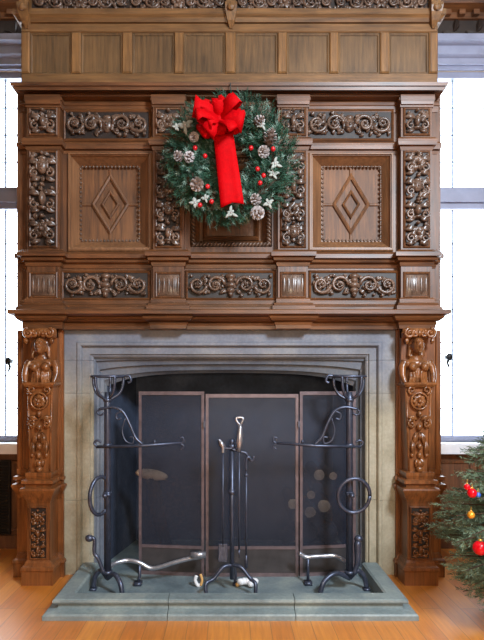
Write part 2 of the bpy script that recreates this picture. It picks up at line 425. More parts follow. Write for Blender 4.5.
def rinceau(mb, x0, x1, z0, z1, y, h, seed=0, centre='mask'):
    rnd = random.Random(seed)
    cx, cz = (x0+x1)/2, (z0+z1)/2; hw, hh = (x1-x0)/2, (z1-z0)/2
    if centre == 'mask': mask(mb, cx, y-0.004, cz, hh*0.48, hh*0.62)
    elif centre == 'vase':
        for t, wv in ((-0.8,0.25),(-0.45,0.42),(0,0.55),(0.4,0.35),(0.75,0.5)): mb.ell((cx,y-h*0.2,cz+hh*t),(hh*wv,h*0.8,hh*0.28))
    else: rosette(mb, cx, y, cz, hh*0.8, h)
    nsp = max(1, round((hw-hh*0.5)/(hh*1.75)))
    step = (hw-hh*0.5)/nsp
    for s in (-1,1):
        for k in range(nsp):
            sx = cx+s*(hh*0.5+step*(k+0.5)); up = 1 if k % 2 == 0 else -1
            r = min(step*0.52, hh*0.78)
            sp = spiral(sx, cz, r, 1.35, -s*up, (PI if s > 0 else 0), 22)
            mb.tube([(px,y-h*0.45-0.3*h*i/22,pz) for i,(px,pz) in enumerate(sp)], [hh*0.17*(1-0.55*i/22) for i in range(23)], 6)
            rosette(mb, sx, y-h*0.2, cz, r*0.5, h*0.9, 5, rnd.random())
            for q in range(7):
                a = 2*PI*q/7+rnd.uniform(-.2,.2)
                bx, bz = sx+math.cos(a)*r*0.95, cz+math.sin(a)*r*0.95
                L = r*0.62
                ex, ez = bx+math.cos(a-s*0.7)*L, bz+math.sin(a-s*0.7)*L
                if z0-0.004 < ez < z1+0.004 and x0-0.004 < ex < x1+0.004:
                    mb.leaf(bx, y, bz, a-s*0.3, L, r*0.2, h*0.9, -s*0.9)
            for q in range(16):
                lx, lz = sx+rnd.uniform(-.5,.5)*step, cz+rnd.uniform(-.8,.8)*hh
                L = hh*rnd.uniform(.3,.5); a = rnd.uniform(0,2*PI)
                if z0 < lz+math.sin(a)*L < z1 and x0 < lx+math.cos(a)*L < x1: mb.leaf(lx,y,lz,a,L,L*0.36,h*rnd.uniform(.5,1.0),rnd.uniform(-1,1),5)
            for t in (-1,1):   # corner leaves
                mb.leaf(sx-s*step*0.5, y, cz+t*hh*0.35, math.atan2(t,s*0.5), hh*0.62, hh*0.2, h*0.8, -s*t*0.8)
def candelabra(mb, x0, x1, z0, z1, y, h, seed=0, withmask=True):
    rnd = random.Random(seed); cx = (x0+x1)/2; hw = (x1-x0)/2
    n = max(1, round((z1-z0)/(hw*2.1))); st = (z1-z0)/n
    for k in range(n):
        cz = z0+st*(k+0.5)
        kind = (k+seed) % 3
        if kind == 0 and withmask:
            mask(mb, cx, y-h*0.35, cz+st*0.05, hw*0.42, st*0.26)
        elif kind == 1: rosette(mb, cx, y, cz, hw*0.7, h, 6)
        else:
            mb.ell((cx,y-h*0.35,cz),(hw*0.26,h*0.8,st*0.24)); mb.ell((cx,y-h*0.3,cz-st*0.3),(hw*0.4,h*0.7,st*0.06))
        for s in (-1,1):
            sp = spiral(cx+s*hw*0.58, cz-st*0.2, hw*0.36, 1.2, -s, PI/2, 16)
            mb.tube([(px,y-h*0.6,pz) for px,pz in sp], [hw*0.12*(1-0.4*i/16) for i in range(17)], 5)
            mb.leaf(cx+s*hw*0.15, y, cz+st*0.12, PI/2-s*0.9, hw*0.95, hw*0.24, h, -s*1.0)
            mb.leaf(cx+s*hw*0.2, y, cz-st*0.3, -PI/2+s*0.7, hw*0.8, hw*0.2, h*0.9, s*1.0)
            mb.ell((cx+s*hw*0.75,y-h*0.3,cz+st*0.32),(hw*0.16,h*0.6,hw*0.16))
        mb.ell((cx,y-h*0.4,cz+st*0.44),(hw*0.18,h*0.6,st*0.07))
        for q in range(12):
            lx, lz = cx+rnd.uniform(-.7,.7)*hw, cz+rnd.uniform(-.45,.45)*st; L = hw*rnd.uniform(.35,.6); a = rnd.uniform(0,2*PI)
            if abs(lx+math.cos(a)*L-cx) < hw and z0 < lz+math.sin(a)*L < z1: mb.leaf(lx,y,lz,a,L,L*0.32,h*rnd.uniform(.6,1.1),rnd.uniform(-1,1),5)

# ------------------------------------------------------------------ chimneypiece, upper part
YB, YP, YR = 0.08, 0.0, 0.30               # bay face, pilaster face, back
XL, XR = PX(17,YB), PX(440.5,YB)
PIL = [(27,60),(153,184),(278,308),(401,432)]
def plan(yb=YB, yp=YP, xl=XL, xr=XR, grow=0.0, yback=0.80):
    p = [(xl,yback),(xl,yb)]
    for a, b_ in PIL:
        xa, xb = PX(a,YP)-grow, PX(b_,YP)+grow
        p += [(xa,yb),(xa,yp),(xb,yp),(xb,yb)]
    return p+[(xr,yb),(xr,yback)]

def pf(yb, pts): return [(d, PZ(p, yb-max(d,0))) for d, p in pts]
def ends(over, dmax): return XL-over+dmax+0.012, XR+over-dmax-0.004
# attic: eight plain panels under a carved band
YA = 0.10
at = thing('panelled_frieze', 'plain oak frieze of eight square panels above the wreath cornice', 'panelling', (0,YA,PZ(84,YA)))
AX0, AX1 = PX(21,YA), PX(438,YA)
zA = lambda p: PZ(p, YA)
ZA0 = 4.087
MB().box(AX0,AX1,YA+0.03,0.80,ZA0,4.98).build('back_board', M['attic'], at)
MB().chbox(AX0,AX1,YA,YA+0.05,ZA0,zA(73)).build('bottom_rail', M['attic'], at)
MB().chbox(AX0,AX1,YA,YA+0.05,zA(32),zA(23)).build('top_rail', M['attic'], at)
st = [(21,29.5),(71,80.5),(122,132),(174,183.5),(225,235.5),(277.5,287),(329.5,338.5),(380,389.5),(429,438)]
for a, b_ in st:
    MB().chbox(PX(a,YA),PX(b_,YA),YA-0.006,YA+0.04,zA(73)+0.001,zA(32)-0.001,0.01).build('stile', M['attic_v'], at)
for (a,b_), (c,d) in zip(st[:-1], st[1:]):
    x0, x1 = PX(b_,YA)+0.002, PX(c,YA)-0.002
    p = MB().chbox(x0,x1,YA+0.024,YA+0.04,zA(73)+0.002,zA(32)-0.002,0.012)
    p.frame(rect(x0+0.016,x1-0.016,zA(73)+0.018,zA(32)-0.018), [(0,YA+0.03),(0,YA+0.018),(0.008,YA+0.012),(0.016,YA+0.012),(0.016,YA+0.03)])
    p.build('panel', M['attic_panel'], at)
pa = [(AX0,0.8),(AX0,YA),(AX1,YA),(AX1,0.8)]
MB().mould(pa, [(-0.01,zA(23)),(0.012,zA(23)),(0.03,zA(20)),(0.05,zA(18)),(0.05,zA(12.5)),(0.03,zA(11.5)),(-0.01,zA(11.5))]).build('ledge_moulding', M['attic'], at)
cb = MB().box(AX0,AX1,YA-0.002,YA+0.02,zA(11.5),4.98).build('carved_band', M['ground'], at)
for a, b_ in ((34,128),(130,226),(236,332),(334,427)):
    cv = MB()
    rinceau(cv, PX(a,YA), PX(b_,YA), zA(12), zA(-6), YA-0.004, 0.03, a, 'rosette')
    cv.build('carving', M['carve'], cb, True)
for px in (27,231,433):
    x = PX(px,YA); b2 = MB()
    b2.quad_grid([[(x-w_,YA+0.02,z),(x+w_,YA+0.02,z),(x+w_,yy,z),(x-w_,yy,z)] for w_,yy,z in
        ((0.012,YA-0.01,zA(29)),(0.03,YA-0.05,zA(24)),(0.045,YA-0.085,zA(18)),(0.05,YA-0.10,zA(13)),(0.05,YA-0.10,zA(10)),(0.04,YA-0.07,zA(8)),(0.04,YA-0.07,zA(-8)))], True, True)
    b2.ell((x,YA-0.10,zA(15)),(0.036,0.02,0.03))
    b2.build('bracket', M['attic_v'], at)

om = thing('overmantel', 'carved dark oak overmantel with four pilasters and diamond panels behind the wreath', 'overmantel', (0,YB,PZ(306,YB)))
zB = lambda p: PZ(p, YB)
zP = lambda p: PZ(p, YP)
zS = lambda p: PZ(p, 0.0)
# backing: bay body with two deep recesses and one in the middle
BODY0, BODY1 = 2.2445, 4.084
bk = MB().box(XL,XR,0.22,0.80,BODY0,BODY1)
rec = [(70,150,155,249),(190,272,157,247),(311,391,155,249)]
xs = [XL]+[v for a,b_,c,d in rec for v in (PX(a,YB),PX(b_,YB))]+[XR]
for i in range(0,8,2): bk.box(xs[i],xs[i+1],YB,0.22,BODY0,BODY1)
for a,b_,c,d in rec:
    bk.box(PX(a,YB),PX(b_,YB),YB,0.22,BODY0,zB(d)); bk.box(PX(a,YB),PX(b_,YB),YB,0.22,zB(c),BODY1)
bk.build('backing', M['oak_v'], om)
# mouldings
def z3(*ps): return [zP(p) for p in ps]
e0, e1 = ends(-0.006,0.11)
MB().mould([(e0,0.8),(e0,YP),(e1,YP),(e1,0.8)], pf(YP,[(-0.09,96),(-0.005,96),(0.0,95),(0.03,93.5),(0.016,93),(0.06,91.5),(0.045,91),(0.085,90),(0.09,86.5),(0.105,85.5),(0.11,82)])+[(-0.09,PZ(82,-0.11))]).build('cornice', M['oak'], om)
e0, e1 = ends(0.003,0.034)
MB().mould(plan(xl=e0,xr=e1), pf(YP,[(-0.02,107),(0.008,107),(0.012,101),(0.02,100),(0.02,97),(0.012,96),(-0.02,96)])).build('architrave', M['oak'], om)
MB().mould(plan(xl=e0,xr=e1), pf(YP,[(-0.02,150),(0.004,150),(0.012,146.5),(0.002,146),(0.028,144.5),(0.034,141),(0.034,138.5),(0.015,137),(-0.02,137)])).build('upper_moulding', M['oak'], om)
e0, e1 = ends(0.01,0.06)
MB().mould(plan(xl=e0,xr=e1), pf(YP,[(-0.02,266),(0.008,266),(0.016,262.5),(0.004,262),(0.035,260),(0.042,257.5),(0.028,257),(0.06,255.5),(0.06,251.5),(0.03,249.5),(-0.02,249.5)])).build('dado_moulding', M['oak'], om)
e0, e1 = ends(0.004,0.05)
MB().mould(plan(xl=e0,xr=e1), [(-0.02,2.2445),(0.05,2.2445)]+pf(YP,[(0.05,305.5),(0.034,305),(0.038,303),(0.016,302.5),(0.016,299),(0.006,297.5),(-0.02,297.5)])).build('base_moulding', M['oak'], om)
# pilasters
for i, (a, b_) in enumerate(PIL):
    x0, x1 = PX(a,YP), PX(b_,YP); cx = (x0+x1)/2
    pl = MB().box(x0,x1,YP,YB+0.01,BODY0,BODY1)
    def fr(ya, yb2, mg=0.035):
        pl.frame(rect(x0+mg,x1-mg,zP(yb2),zP(ya)), [(0,YP+0.001),(0,YP-0.012),(0.008,YP-0.016),(0.016,YP-0.010),(0.02,YP+0.001)])
    fr(110,134); fr(153,246); fr(274,296)
    po = pl.build('pilaster', M['oak_v'], om)
    cap = MB().mould([(x0,YB),(x0,YP-0.02),(x1,YP-0.02),(x1,YB)], [(-0.02,zP(106)),(0.004,zP(105.5)),(0.008,zP(103)),(0.012,zP(98)),(0.012,zP(96.5)),(-0.02,zP(96.5))])
    cap.build('capital_block', M['oak'], po)
    c1 = MB().box(x0+0.035,x1-0.035,YP-0.003,YP+0.005,zP(134),zP(110))
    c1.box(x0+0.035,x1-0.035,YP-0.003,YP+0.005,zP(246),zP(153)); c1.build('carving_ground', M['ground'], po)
    c2 = MB(); candelabra(c2, x0+0.03,x1-0.03,zP(134),zP(110),YP-0.004,0.045,i, False)
    c2.build('carving', M['carve'], po, True); c2 = MB()
    candelabra(c2, x0+0.028,x1-0.028,zP(246),zP(153),YP-0.006,0.06,i+1)
    c2.build('carving', M['carve'], po, True)
    c3 = MB().chbox(x0+0.036,x1-0.036,YP-0.006,YP+0.004,zP(295.5),zP(274.5),0.005)
    for q in range(5):
        xx = x0+0.05+(x1-x0-0.1)*q/4; c3.leaf(xx,YP-0.006,zP(294),PI/2,(zP(276)-zP(294)),0.014,0.010)
    c3.build('fluted_tablet', M['carve'], po, True)
# carved panels of the two friezes
for a, b_, ya, yb2, cen, sd in ((66,149,112,139,'mask',1),(307,391,112,139,'mask',2),(64,148,273,298,'vase',3),(188,273,273,298,'vase',4),(311,396,273,298,'vase',5)):
    x0, x1, z0, z1 = PX(a,YB), PX(b_,YB), zB(yb2), zB(ya)
    cp = MB().box(x0,x1,YB-0.004,YB+0.01,z0,z1)
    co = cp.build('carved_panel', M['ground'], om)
    MB().frame(rect(x0,x1,z0,z1), [(0,YB),(0,YB-0.012),(0.01,YB-0.02),(0.02,YB-0.012),(0.024,YB)]).build('panel_moulding', M['oak'], co)
    cv = MB(); rinceau(cv, x0+0.008,x1-0.008,z0+0.008,z1-0.008,YB-0.005,0.05,sd,cen)
    cv.build('carving', M['carve'], co, True)
# deep coffered panels with a diamond
for (a,b_,c,d), (pa0,pa1) in zip((rec[0], rec[2]), ((81,139.5),(322,380))):
    x0, x1, z0, z1 = PX(a,YB), PX(b_,YB), zB(d), zB(c)
    yb2 = 0.215
    ix0, ix1, iz0, iz1 = PX(pa0,0.2), PX(pa1,0.2), PZ(241.5,0.2), PZ(167.5,0.2)
    cp = MB().chbox(ix0-0.02,ix1+0.02,yb2-0.005,0.2195,iz0-0.02,iz1+0.02,0.004).build('coffered_panel', M['oak_panel'], om)
    rv = MB()   # sloping reveal from the bay face down to the panel
    o_, i_ = rect(x0,x1,z0,z1), rect(ix0,ix1,iz0,iz1)
    lv = [(-0.25,YB+0.0),(-0.25,YB-0.012),(-0.12,YB-0.024),(0.02,YB-0.024),(0.06,YB-0.008),(0.12,YB-0.008),(0.14,YB+0.01),(0.9,yb2-0.035),(0.92,yb2-0.03),(1.0,yb2-0.03),(1.0,yb2)]
    rows = [[(p[0]+(q[0]-p[0])*t, yy, p[1]+(q[1]-p[1])*t) for p,q in zip(o_,i_)] for t,yy in lv]
    rows.append([(p[0],0.2199,p[1]) for p in o_]); rows.append(rows[0])
    rv.quad_grid(rows, True); rv.build('reveal', M['oak_lit_reveal'], cp)
    bd = MB()
    n = 16
    for q in range(n):
        zz = iz0+(iz1-iz0)*(q+0.5)/n
        for xx in (ix0+0.002,ix1-0.002): bd.ell((xx,yb2-0.03,zz),(0.012,0.014,0.013),6,4)
        xx = ix0+(ix1-ix0)*(q+0.5)/n
        for zz in (iz0+0.002,iz1-0.002): bd.ell((xx,yb2-0.03,zz),(0.012,0.014,0.013),6,4)
    bd.build('beading', M['carve'], cp, True)
    cx, cz = (ix0+ix1)/2, (iz0+iz1)/2; hw, hh = (ix1-ix0)/2, (iz1-iz0)/2
    lz = MB()
    pr = [(0,yb2),(0,yb2-0.022),(0.014,yb2-0.03),(0.028,yb2-0.022),(0.03,yb2)]
    lz.frame([(cx-hw*0.52,cz),(cx,cz-hh*0.66),(cx+hw*0.52,cz),(cx,cz+hh*0.68)], pr)
    lz.frame([(cx-hw*0.22,cz),(cx,cz-hh*0.28),(cx+hw*0.22,cz),(cx,cz+hh*0.28)], [(d_*0.7,y_) for d_,y_ in pr])
    for xa,xb,za,zb in ((cx-0.012,cx+0.012,cz+hh*0.68,iz1),(cx-0.012,cx+0.012,iz0,cz-hh*0.68),(ix0,cx-hw*0.54,cz-0.012,cz+0.012),(cx+hw*0.54,ix1,cz-0.012,cz+0.012)):
        lz.chbox(xa,xb,yb2-0.018,yb2,za,zb,0.005)
    lz.build('diamond_moulding', M['oak_panel'], cp)
# centre panel behind the wreath, with a rope border
a,b_,c,d = rec[1]
x0, x1, z0, z1 = PX(a,YB), PX(b_,YB), zB(d), zB(c)
cpn = MB().box(x0+0.05,x1-0.05,0.20,0.2195,z0+0.05,z1-0.05).build('centre_panel', M['oak_panel'], om)
MB().frame(rect(x0+0.075,x1-0.075,z0+0.075,z1-0.075), [(0,0.2195),(0,0.17),(0.03,0.14),(0.075,0.115),(0.075,0.2195)]).build('panel_moulding', M['oak'], cpn)
MB().frame(rect(x0+0.14,x1-0.14,z0+0.12,z1-0.12), [(0,0.2),(0,0.17),(0.02,0.15),(0.035,0.17),(0.035,0.2)]).build('inner_moulding', M['oak'], cpn)
rp = MB(); n = 22
for q in range(n):
    t = (q+0.5)/n
    for (xx,zz,an) in ((x0+0.02+(x1-x0-0.04)*t,z0+0.025,0.8),(x0+0.02+(x1-x0-0.04)*t,z1-0.025,0.8),(x0+0.025,z0+0.02+(z1-z0-0.04)*t,2.3),(x1-0.025,z0+0.02+(z1-z0-0.04)*t,2.3)):
        rp.ell((xx,0.105,zz),(0.032,0.03,0.014),8,5,Matrix.Rotation(-an,3,'Y'))
rp.build('rope_moulding', M['carve'], cpn, True)

# mantel shelf
YS = 0.10; ZSB = 2.092
ms = thing('mantel_shelf', 'long oak mantel shelf breaking forward between overmantel and stone fireplace', 'mantel', (0,YS,PZ(330,YS)))
zS = lambda p: PZ(p, 0.0)
e0, e1 = ends(0.018,0.10)
MB().mould([(e0,0.8),(e0,0.0),(e1,0.0),(e1,0.8)], [(-0.05,PZ(315.5,-0.07))]+pf(0.0,[(0.07,315.5),(0.085,314.5),(0.10,313.5),(0.10,310),(0.09,309.2)])+[(-0.05,PZ(309.2,-0.09))]).build('shelf_board', M['oak'], ms)
e0, e1 = ends(-0.01,0.06)
pth = plan(yb=0.045, yp=-0.02, xl=e0, xr=e1, grow=0.02)
MB().mould(pth, pf(-0.02,[(-0.03,328.5),(0.0,328.5),(0.004,325),(0.014,322.5),(0.002,322),(0.035,320),(0.05,318),(0.06,315.7),(-0.03,315.7)])).build('bed_moulding', M['oak'], ms)
MB().box(PX(14,0)+0.05,PX(443,0)-0.05,0.05,0.80,ZSB+0.002,PZ(309.2,-0.09)-0.002).build('core', M['oak'], ms)

# ------------------------------------------------------------------ carved term pilasters at the sides
def term(side, label):
    pcx = 40 if side < 0 else 418.5
    yb, yf = 0.10, -0.06
    px0, px1 = (17,63.5) if side < 0 else (396,441)
    X0, X1 = PX(px0,yb), PX(px1,yb); ZT = ZSB
    cx = PX(pcx, yf)
    t = thing('carved_pilaster', label, 'pilaster', (cx,yb,0))
    zf = lambda p: PZ(p, yf)
    # back pier with a plain sunk face
    pr = MB().box(X0,X1,yb,0.80,0,ZT)
    for xa in (X0+0.012, X1-0.05): pr.chbox(xa,xa+0.038,yb-0.018,yb+0.01,zf(478),ZT,0.006)
    pr.build('pier', M['term'], t)
    # tapering shaft
    wt, wb_ = 0.11, 0.088
    zt, zb = zf(386), zf(474)
    sh = MB().quad_grid([[(cx-w_,yb,z),(cx+w_,yb,z),(cx+w_,yf,z),(cx-w_,yf,z)] for w_,z in ((wb_,zb),(wt,zt))], True, True)
    sh.quad_grid([[(cx-0.115,yb,z),(cx+0.115,yb,z),(cx+0.115,yb-0.08,z),(cx-0.115,yb-0.08,z)] for z in (zt,ZT)], True, True)
    so = sh.build('shaft', M['term'], t)
    cv = MB()
    y = yf-0.002
    for s in (-1,1):
        cv.tube([(cx+s*wb_*0.9,y,zb),(cx+s*wt*0.9,y,zt)], 0.008, 5)
    rosette(cv, cx, y, zf(401), 0.062, 0.04, 8)
    cv.frame([(cx+0.068*math.cos(k*PI/8),zf(401)+0.068*math.sin(k*PI/8)) for k in range(16)], [(-0.008,y),(-0.006,y-0.03),(0.006,y-0.03),(0.008,y)])
    for s in (-1,1):
        for (pz, dz) in ((390,1),(422,1),(424,-1)):
            sp = spiral(cx+s*0.06, zf(pz), 0.034, 1.2, s*dz, -PI/2*dz, 16)
            cv.tube([(a,y-0.018,b2) for a,b2 in sp], [0.012*(1-0.4*i/16) for i in range(17)], 6)
        cv.leaf(cx+s*0.012,y,zf(420),PI/2-s*0.8,0.09,0.02,0.045,-s*0.9)
        cv.leaf(cx+s*0.015,y,zf(432),-PI/2+s*0.5,0.11,0.022,0.045,-s*0.5)
        cv.leaf(cx+s*0.05,y,zf(440),-PI/2+s*0.2,0.13,0.02,0.05,-s*0.4)
        cv.leaf(cx+s*0.01,y,zf(458),-PI/2+s*0.6,0.08,0.018,0.04,-s*0.8)
        cv.ell((cx+s*0.058,y-0.012,zf(455)),(0.017,0.02,0.02))
    for pz, r in ((414,0.02),(427,0.026),(436,0.018),(446,0.024),(455,0.02),(463,0.026),(469,0.03)):
        cv.ell((cx,y-0.014,zf(pz)),(r,0.03,0.03))
    cv.build('carving', M['term_carve'], so, True)
    # ledge under the bust, then the bust itself
    MB().mould([(cx-0.115,yb),(cx-0.115,yf-0.03),(cx+0.115,yf-0.03),(cx+0.115,yb)], [(-0.02,zf(388)),(0.0,zf(387)),(0.016,zf(384.5)),(0.016,zf(382.5)),(-0.02,zf(382))]).build('ledge', M['term_carve'], t)
    b = MB(); yc = yb-0.115; zz = zf
    def E(dx,dy,pz,rx,ry,rz): b.ell((cx+dx,yc+dy,zz(pz)),(rx,ry,rz),12,9)
    # torso, shoulders, neck, head, face, arms folded down to the ledge
    E(0,0.02,376,0.095,0.07,0.10); E(0,0.01,363.5,0.105,0.06,0.05); E(0,0.015,358,0.06,0.05,0.045)
    E(0,0.0,354,0.033,0.036,0.05)
    E(0,-0.03,345.5,0.052,0.062,0.070); E(0,-0.05,350,0.036,0.038,0.036)
    E(0,-0.094,346.8,0.009,0.014,0.018); E(0,-0.088,349.9,0.016,0.009,0.005); E(0,-0.082,352.1,0.015,0.012,0.009)
    for s in (-1,1):
        E(s*0.018,-0.082,344.4,0.011,0.009,0.006); E(s*0.018,-0.086,342.4,0.016,0.010,0.005)
        E(s*0.048,-0.01,345.5,0.010,0.016,0.018)
        E(s*0.048,-0.052,367,0.036,0.034,0.036)
        b.tube([(cx+s*0.098,yc,zz(361)),(cx+s*0.122,yc-0.01,zz(367)),(cx+s*0.128,yc-0.03,zz(375)),(cx+s*0.115,yc-0.06,zz(383))],[0.034,0.032,0.027,0.02],8)
        if side < 0:   # long hair falling beside the face
            b.tube([(cx+s*0.03,yc-0.02,zz(339)),(cx+s*0.056,yc-0.015,zz(344)),(cx+s*0.062,yc-0.02,zz(351)),(cx+s*0.07,yc-0.03,zz(358))],[0.022,0.024,0.022,0.012],8)
        else:          # veil over the shoulders
            b.tube([(cx+s*0.035,yc,zz(340)),(cx+s*0.050,yc+0.01,zz(345)),(cx+s*0.052,yc+0.01,zz(351)),(cx+s*0.055,yc+0.01,zz(356))],[0.02,0.02,0.02,0.02],8)
        for k in range(3):   # folds of the gown
            b.tube([(cx+s*(0.02+0.022*k),yc-0.055+0.012*k,zz(371)),(cx+s*(0.016+0.024*k),yc-0.062+0.010*k,zz(377)),(cx+s*(0.02+0.026*k),yc-0.055+0.008*k,zz(383))],0.010,6)
    E(0,-0.005,339.5,0.05,0.055,0.028)
    bu = b.build('carved_bust', M['term_carve'], t); remesh(bu, 0.006, 2)
    # volute capital over the head
    c = MB()
    for s in (-1,1):
        for k, (dx, pz, r) in enumerate(((0.085,333.5,0.04),(0.036,334,0.026))):
            sp = spiral(cx+s*dx, zz(pz), r, 1.5, -s, PI/2, 22)
            c.tube([(a,yf-0.035+0.01*k,b2) for a,b2 in sp],[0.015*(1-0.4*i/22) for i in range(23)],6)
            c.ell((cx+s*dx,yf-0.035,zz(pz)),(0.012,0.02,0.012))
        c.leaf(cx+s*0.1,yf-0.02,zz(338),-PI/2+s*0.5,0.055,0.018,0.03,-s)
    for k in range(-2,3): c.leaf(cx+k*0.02,yf-0.015,zz(337),PI/2-k*0.3,0.06,0.015,0.03)
    c.box(cx-0.115,cx+0.115,yf+0.01,yb-0.05,zz(337),ZT)
    c.build('capital', M['term_carve'], t, True)
    # pedestal: cap, dado and base on a stepped plan
    hw = 0.092 if side < 0 else 0.102
    def pplan(g=0.0): return [(X0+0.02,0.80 if side < 0 else 0.104),(X0+0.02,yb-0.005),(cx-hw-g,yb-0.005),(cx-hw-g,yf-0.03),(cx+hw+g,yf-0.03),(cx+hw+g,yb-0.005),(X1-0.02,yb-0.005),(X1-0.02,0.80 if side > 0 else 0.104)]
    zp = lambda p: PZ(p, yf-0.03)
    MB().mould(pplan(), [(-0.02,zp(503)),(0.003,zp(503)),(0.010,zp(500)),(0.026,zp(496)),(0.042,zp(492)),(0.050,zp(489.5)),(0.046,zp(487.8)),(0.012,zp(486.8)),(0.016,zp(484.8)),(0.038,zp(483)),(0.036,zp(480)),(0.006,zp(479)),(0.014,zp(475.5)),(0.014,zp(472.5)),(-0.02,zp(472))]).build('pedestal_cap', M['term'], t)
    dd = MB().box(cx-hw,cx+hw,yf-0.03,yb+0.01,0.05,zp(473)+0.0).build('pedestal', M['term'], t)
    iw = hw-0.03
    MB().box(cx-iw,cx+iw,yf-0.034,yf-0.02,zp(558),zp(508)).build('carving_ground', M['ground'], dd)
    MB().frame(rect(cx-iw,cx+iw,zp(558),zp(508)), [(0,yf-0.03),(0,yf-0.04),(0.006,yf-0.046),(0.012,yf-0.04),(0.014,yf-0.03)]).build('panel_moulding', M['term'], dd)
    cv = MB(); candelabra(cv, cx-iw+0.004,cx+iw-0.004,zp(557),zp(509),yf-0.034,0.03,2,False)
    cv.build('carving', M['term_carve'], dd, True)
    MB().mould(pplan(), [(-0.02,0.0),(0.035,0.0),(0.035,zp(571)),(0.044,zp(569)),(0.04,zp(566.5)),(0.022,zp(565)),(0.016,zp(562.5)),(0.003,zp(560)),(-0.02,zp(560))]).build('base', M['term'], t)
    return t
term(-1, 'carved oak pilaster with long-haired female bust left of the fireplace')
term(1, 'carved oak pilaster with veiled female bust right of the fireplace beside the decorated tree')

# ------------------------------------------------------------------ stone surround
YT = 0.12
sr = thing('fireplace_surround', 'moulded beige stone fireplace surround with a grey flat-arched lintel', 'fireplace', (0,YT,0))
zT = lambda p: PZ(p, YT)
oL, oR = PX(63.5,0.10)+0.001, PX(396,0.10)-0.001
rL, rR, rT = PX(92,YT), PX(367,YT), zT(357)        # inner edge of the rectangular moulding
YI = 0.36
iL, iR = PX(107,YI), PX(353,YI); iS, iC = PZ(386,YI), PZ(373,YI)
zJ = zT(360)
prof = [(0.0,YI),(0.0,YT+0.05),(0.012,YT+0.04),(0.022,YT+0.04),(0.026,YT+0.022),(0.085,YT+0.022),(0.092,YT-0.004),(0.10,YT-0.014),(0.122,YT-0.014),(0.135,YT+0.006),(0.135,YI)]
W = 0.13
N = 24
def inner_pts():
    pts = []
    for k in range(N+1):
        u = k/N*2-1
        pts.append((iL+(iR-iL)*k/N, iC-(iC-iS)*abs(u)**5*0.75-(iC-iS)*0.25*u*u))
    return pts
def loft(outer, inner, mb):
    lv = [(0,YT+0.07),(0.12,YT+0.085),(0.16,YT+0.11),(0.42,YT+0.13),(0.46,YT+0.16),(0.8,YT+0.19),(0.86,YI-0.03),(1,YI)]
    rows = [[(p[0]+(q[0]-p[0])*t, yy, p[1]+(q[1]-p[1])*t) for p,q in zip(outer,inner)] for t,yy in lv]
    back = [(p[0],YI,p[1]) for p in outer]
    rows.append(back); rows.append(rows[0])
    # rows run along depth; each row follows the opening
    n = len(outer); b = len(mb.v)
    for r in rows: mb.v += r
    for i in range(len(rows)-1):
        for j in range(n-1): mb.f.append((b+i*n+j,b+i*n+j+1,b+(i+1)*n+j+1,b+(i+1)*n+j))
zJs = [0.0, zT(500), zT(393), zJ]
for s in (-1,1):
    for za, zb in zip(zJs[:-1], zJs[1:]):
        m = MB(); k = MB(); zb -= 0.0025
        if s < 0:
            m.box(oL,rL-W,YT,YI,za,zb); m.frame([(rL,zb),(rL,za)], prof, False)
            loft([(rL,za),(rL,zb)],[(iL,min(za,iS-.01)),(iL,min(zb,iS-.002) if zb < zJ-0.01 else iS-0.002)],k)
        else:
            m.box(rR+W,oR,YT,YI,za,zb); m.frame([(rR,za),(rR,zb)], prof, False)
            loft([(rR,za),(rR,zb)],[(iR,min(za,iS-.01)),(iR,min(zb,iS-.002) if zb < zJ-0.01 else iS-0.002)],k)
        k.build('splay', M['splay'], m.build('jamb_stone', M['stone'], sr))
lt = MB()
ztop = ZSB
lt.frame([(rL,zJ),(rL,rT),(rR,rT),(rR,zJ)][::1], [(-d_,y_) for d_,y_ in prof], False)
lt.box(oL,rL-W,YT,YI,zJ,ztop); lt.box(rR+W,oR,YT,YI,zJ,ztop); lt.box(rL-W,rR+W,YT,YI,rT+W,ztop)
ip = inner_pts()
op = [(rL+(rR-rL)*k/N, rT) for k in range(N+1)]
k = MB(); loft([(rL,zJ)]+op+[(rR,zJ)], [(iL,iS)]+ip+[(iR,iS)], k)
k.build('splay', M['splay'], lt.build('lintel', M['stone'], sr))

# firebox
fb = thing('firebox', 'dark sooty firebox recess behind the mesh screen', 'firebox', (0,0.9,0))
MB().box(iL-0.1,iR+0.1,1.051,1.12,0.02,1.9).build('back_wall', M['soot'], fb)
for s, xa in ((-1,iL),(1,iR)):
    MB().vprism([(xa,YI),(xa-s*(0.14 if s < 0 else 0.04),1.05),(xa+s*0.12,1.05),(xa+s*0.12,YI)], 0.02, 1.9).build('side_wall', M['soot'], fb)
MB().box(iL-0.1,iR+0.1,YI+0.002,1.12,1.9,1.95).build('flue_cover', M['soot'], fb)

# ------------------------------------------------------------------ hearth
KX0, KX1, KY0 = -1.288, 1.308, -0.747
hs = tag(MB().box(KX0+0.12,KX1-0.12,KY0+0.12,1.12,0.001,0.02).build('hearth_slab', M['slab']), 'blue grey slate hearth slab inside the raised kerb', 'hearth')
hk = thing('hearth_kerb', 'raised moulded slate kerb around three sides of the hearth', 'kerb', (0,KY0,0))
kp = [(0,0.0),(0,0.032),(-0.008,0.042),(-0.05,0.046),(-0.08,0.052),(-0.085,0.075),(-0.078,0.09),(-0.058,0.095),(-0.052,0.105),(-0.055,0.12),(-0.065,0.125),(-0.17,0.125),(-0.185,0.115),(-0.19,0.022),(-0.12,0.022),(-0.118,0.0)]
g = 0.0025
j1, j2 = PX(168,-0.7), PX(295,-0.7)
for pts in ([(KX0,0.045),(KX0,-0.30)],):
    pass
yj = -0.33
MB().mould([(KX0,0.06),(KX0,KY0),(j1-g,KY0)], kp).build('kerb_stone', M['hearth'], hk)
MB().mould([(j1+g,KY0),(j2-g,KY0)], kp).build('kerb_stone', M['hearth'], hk)
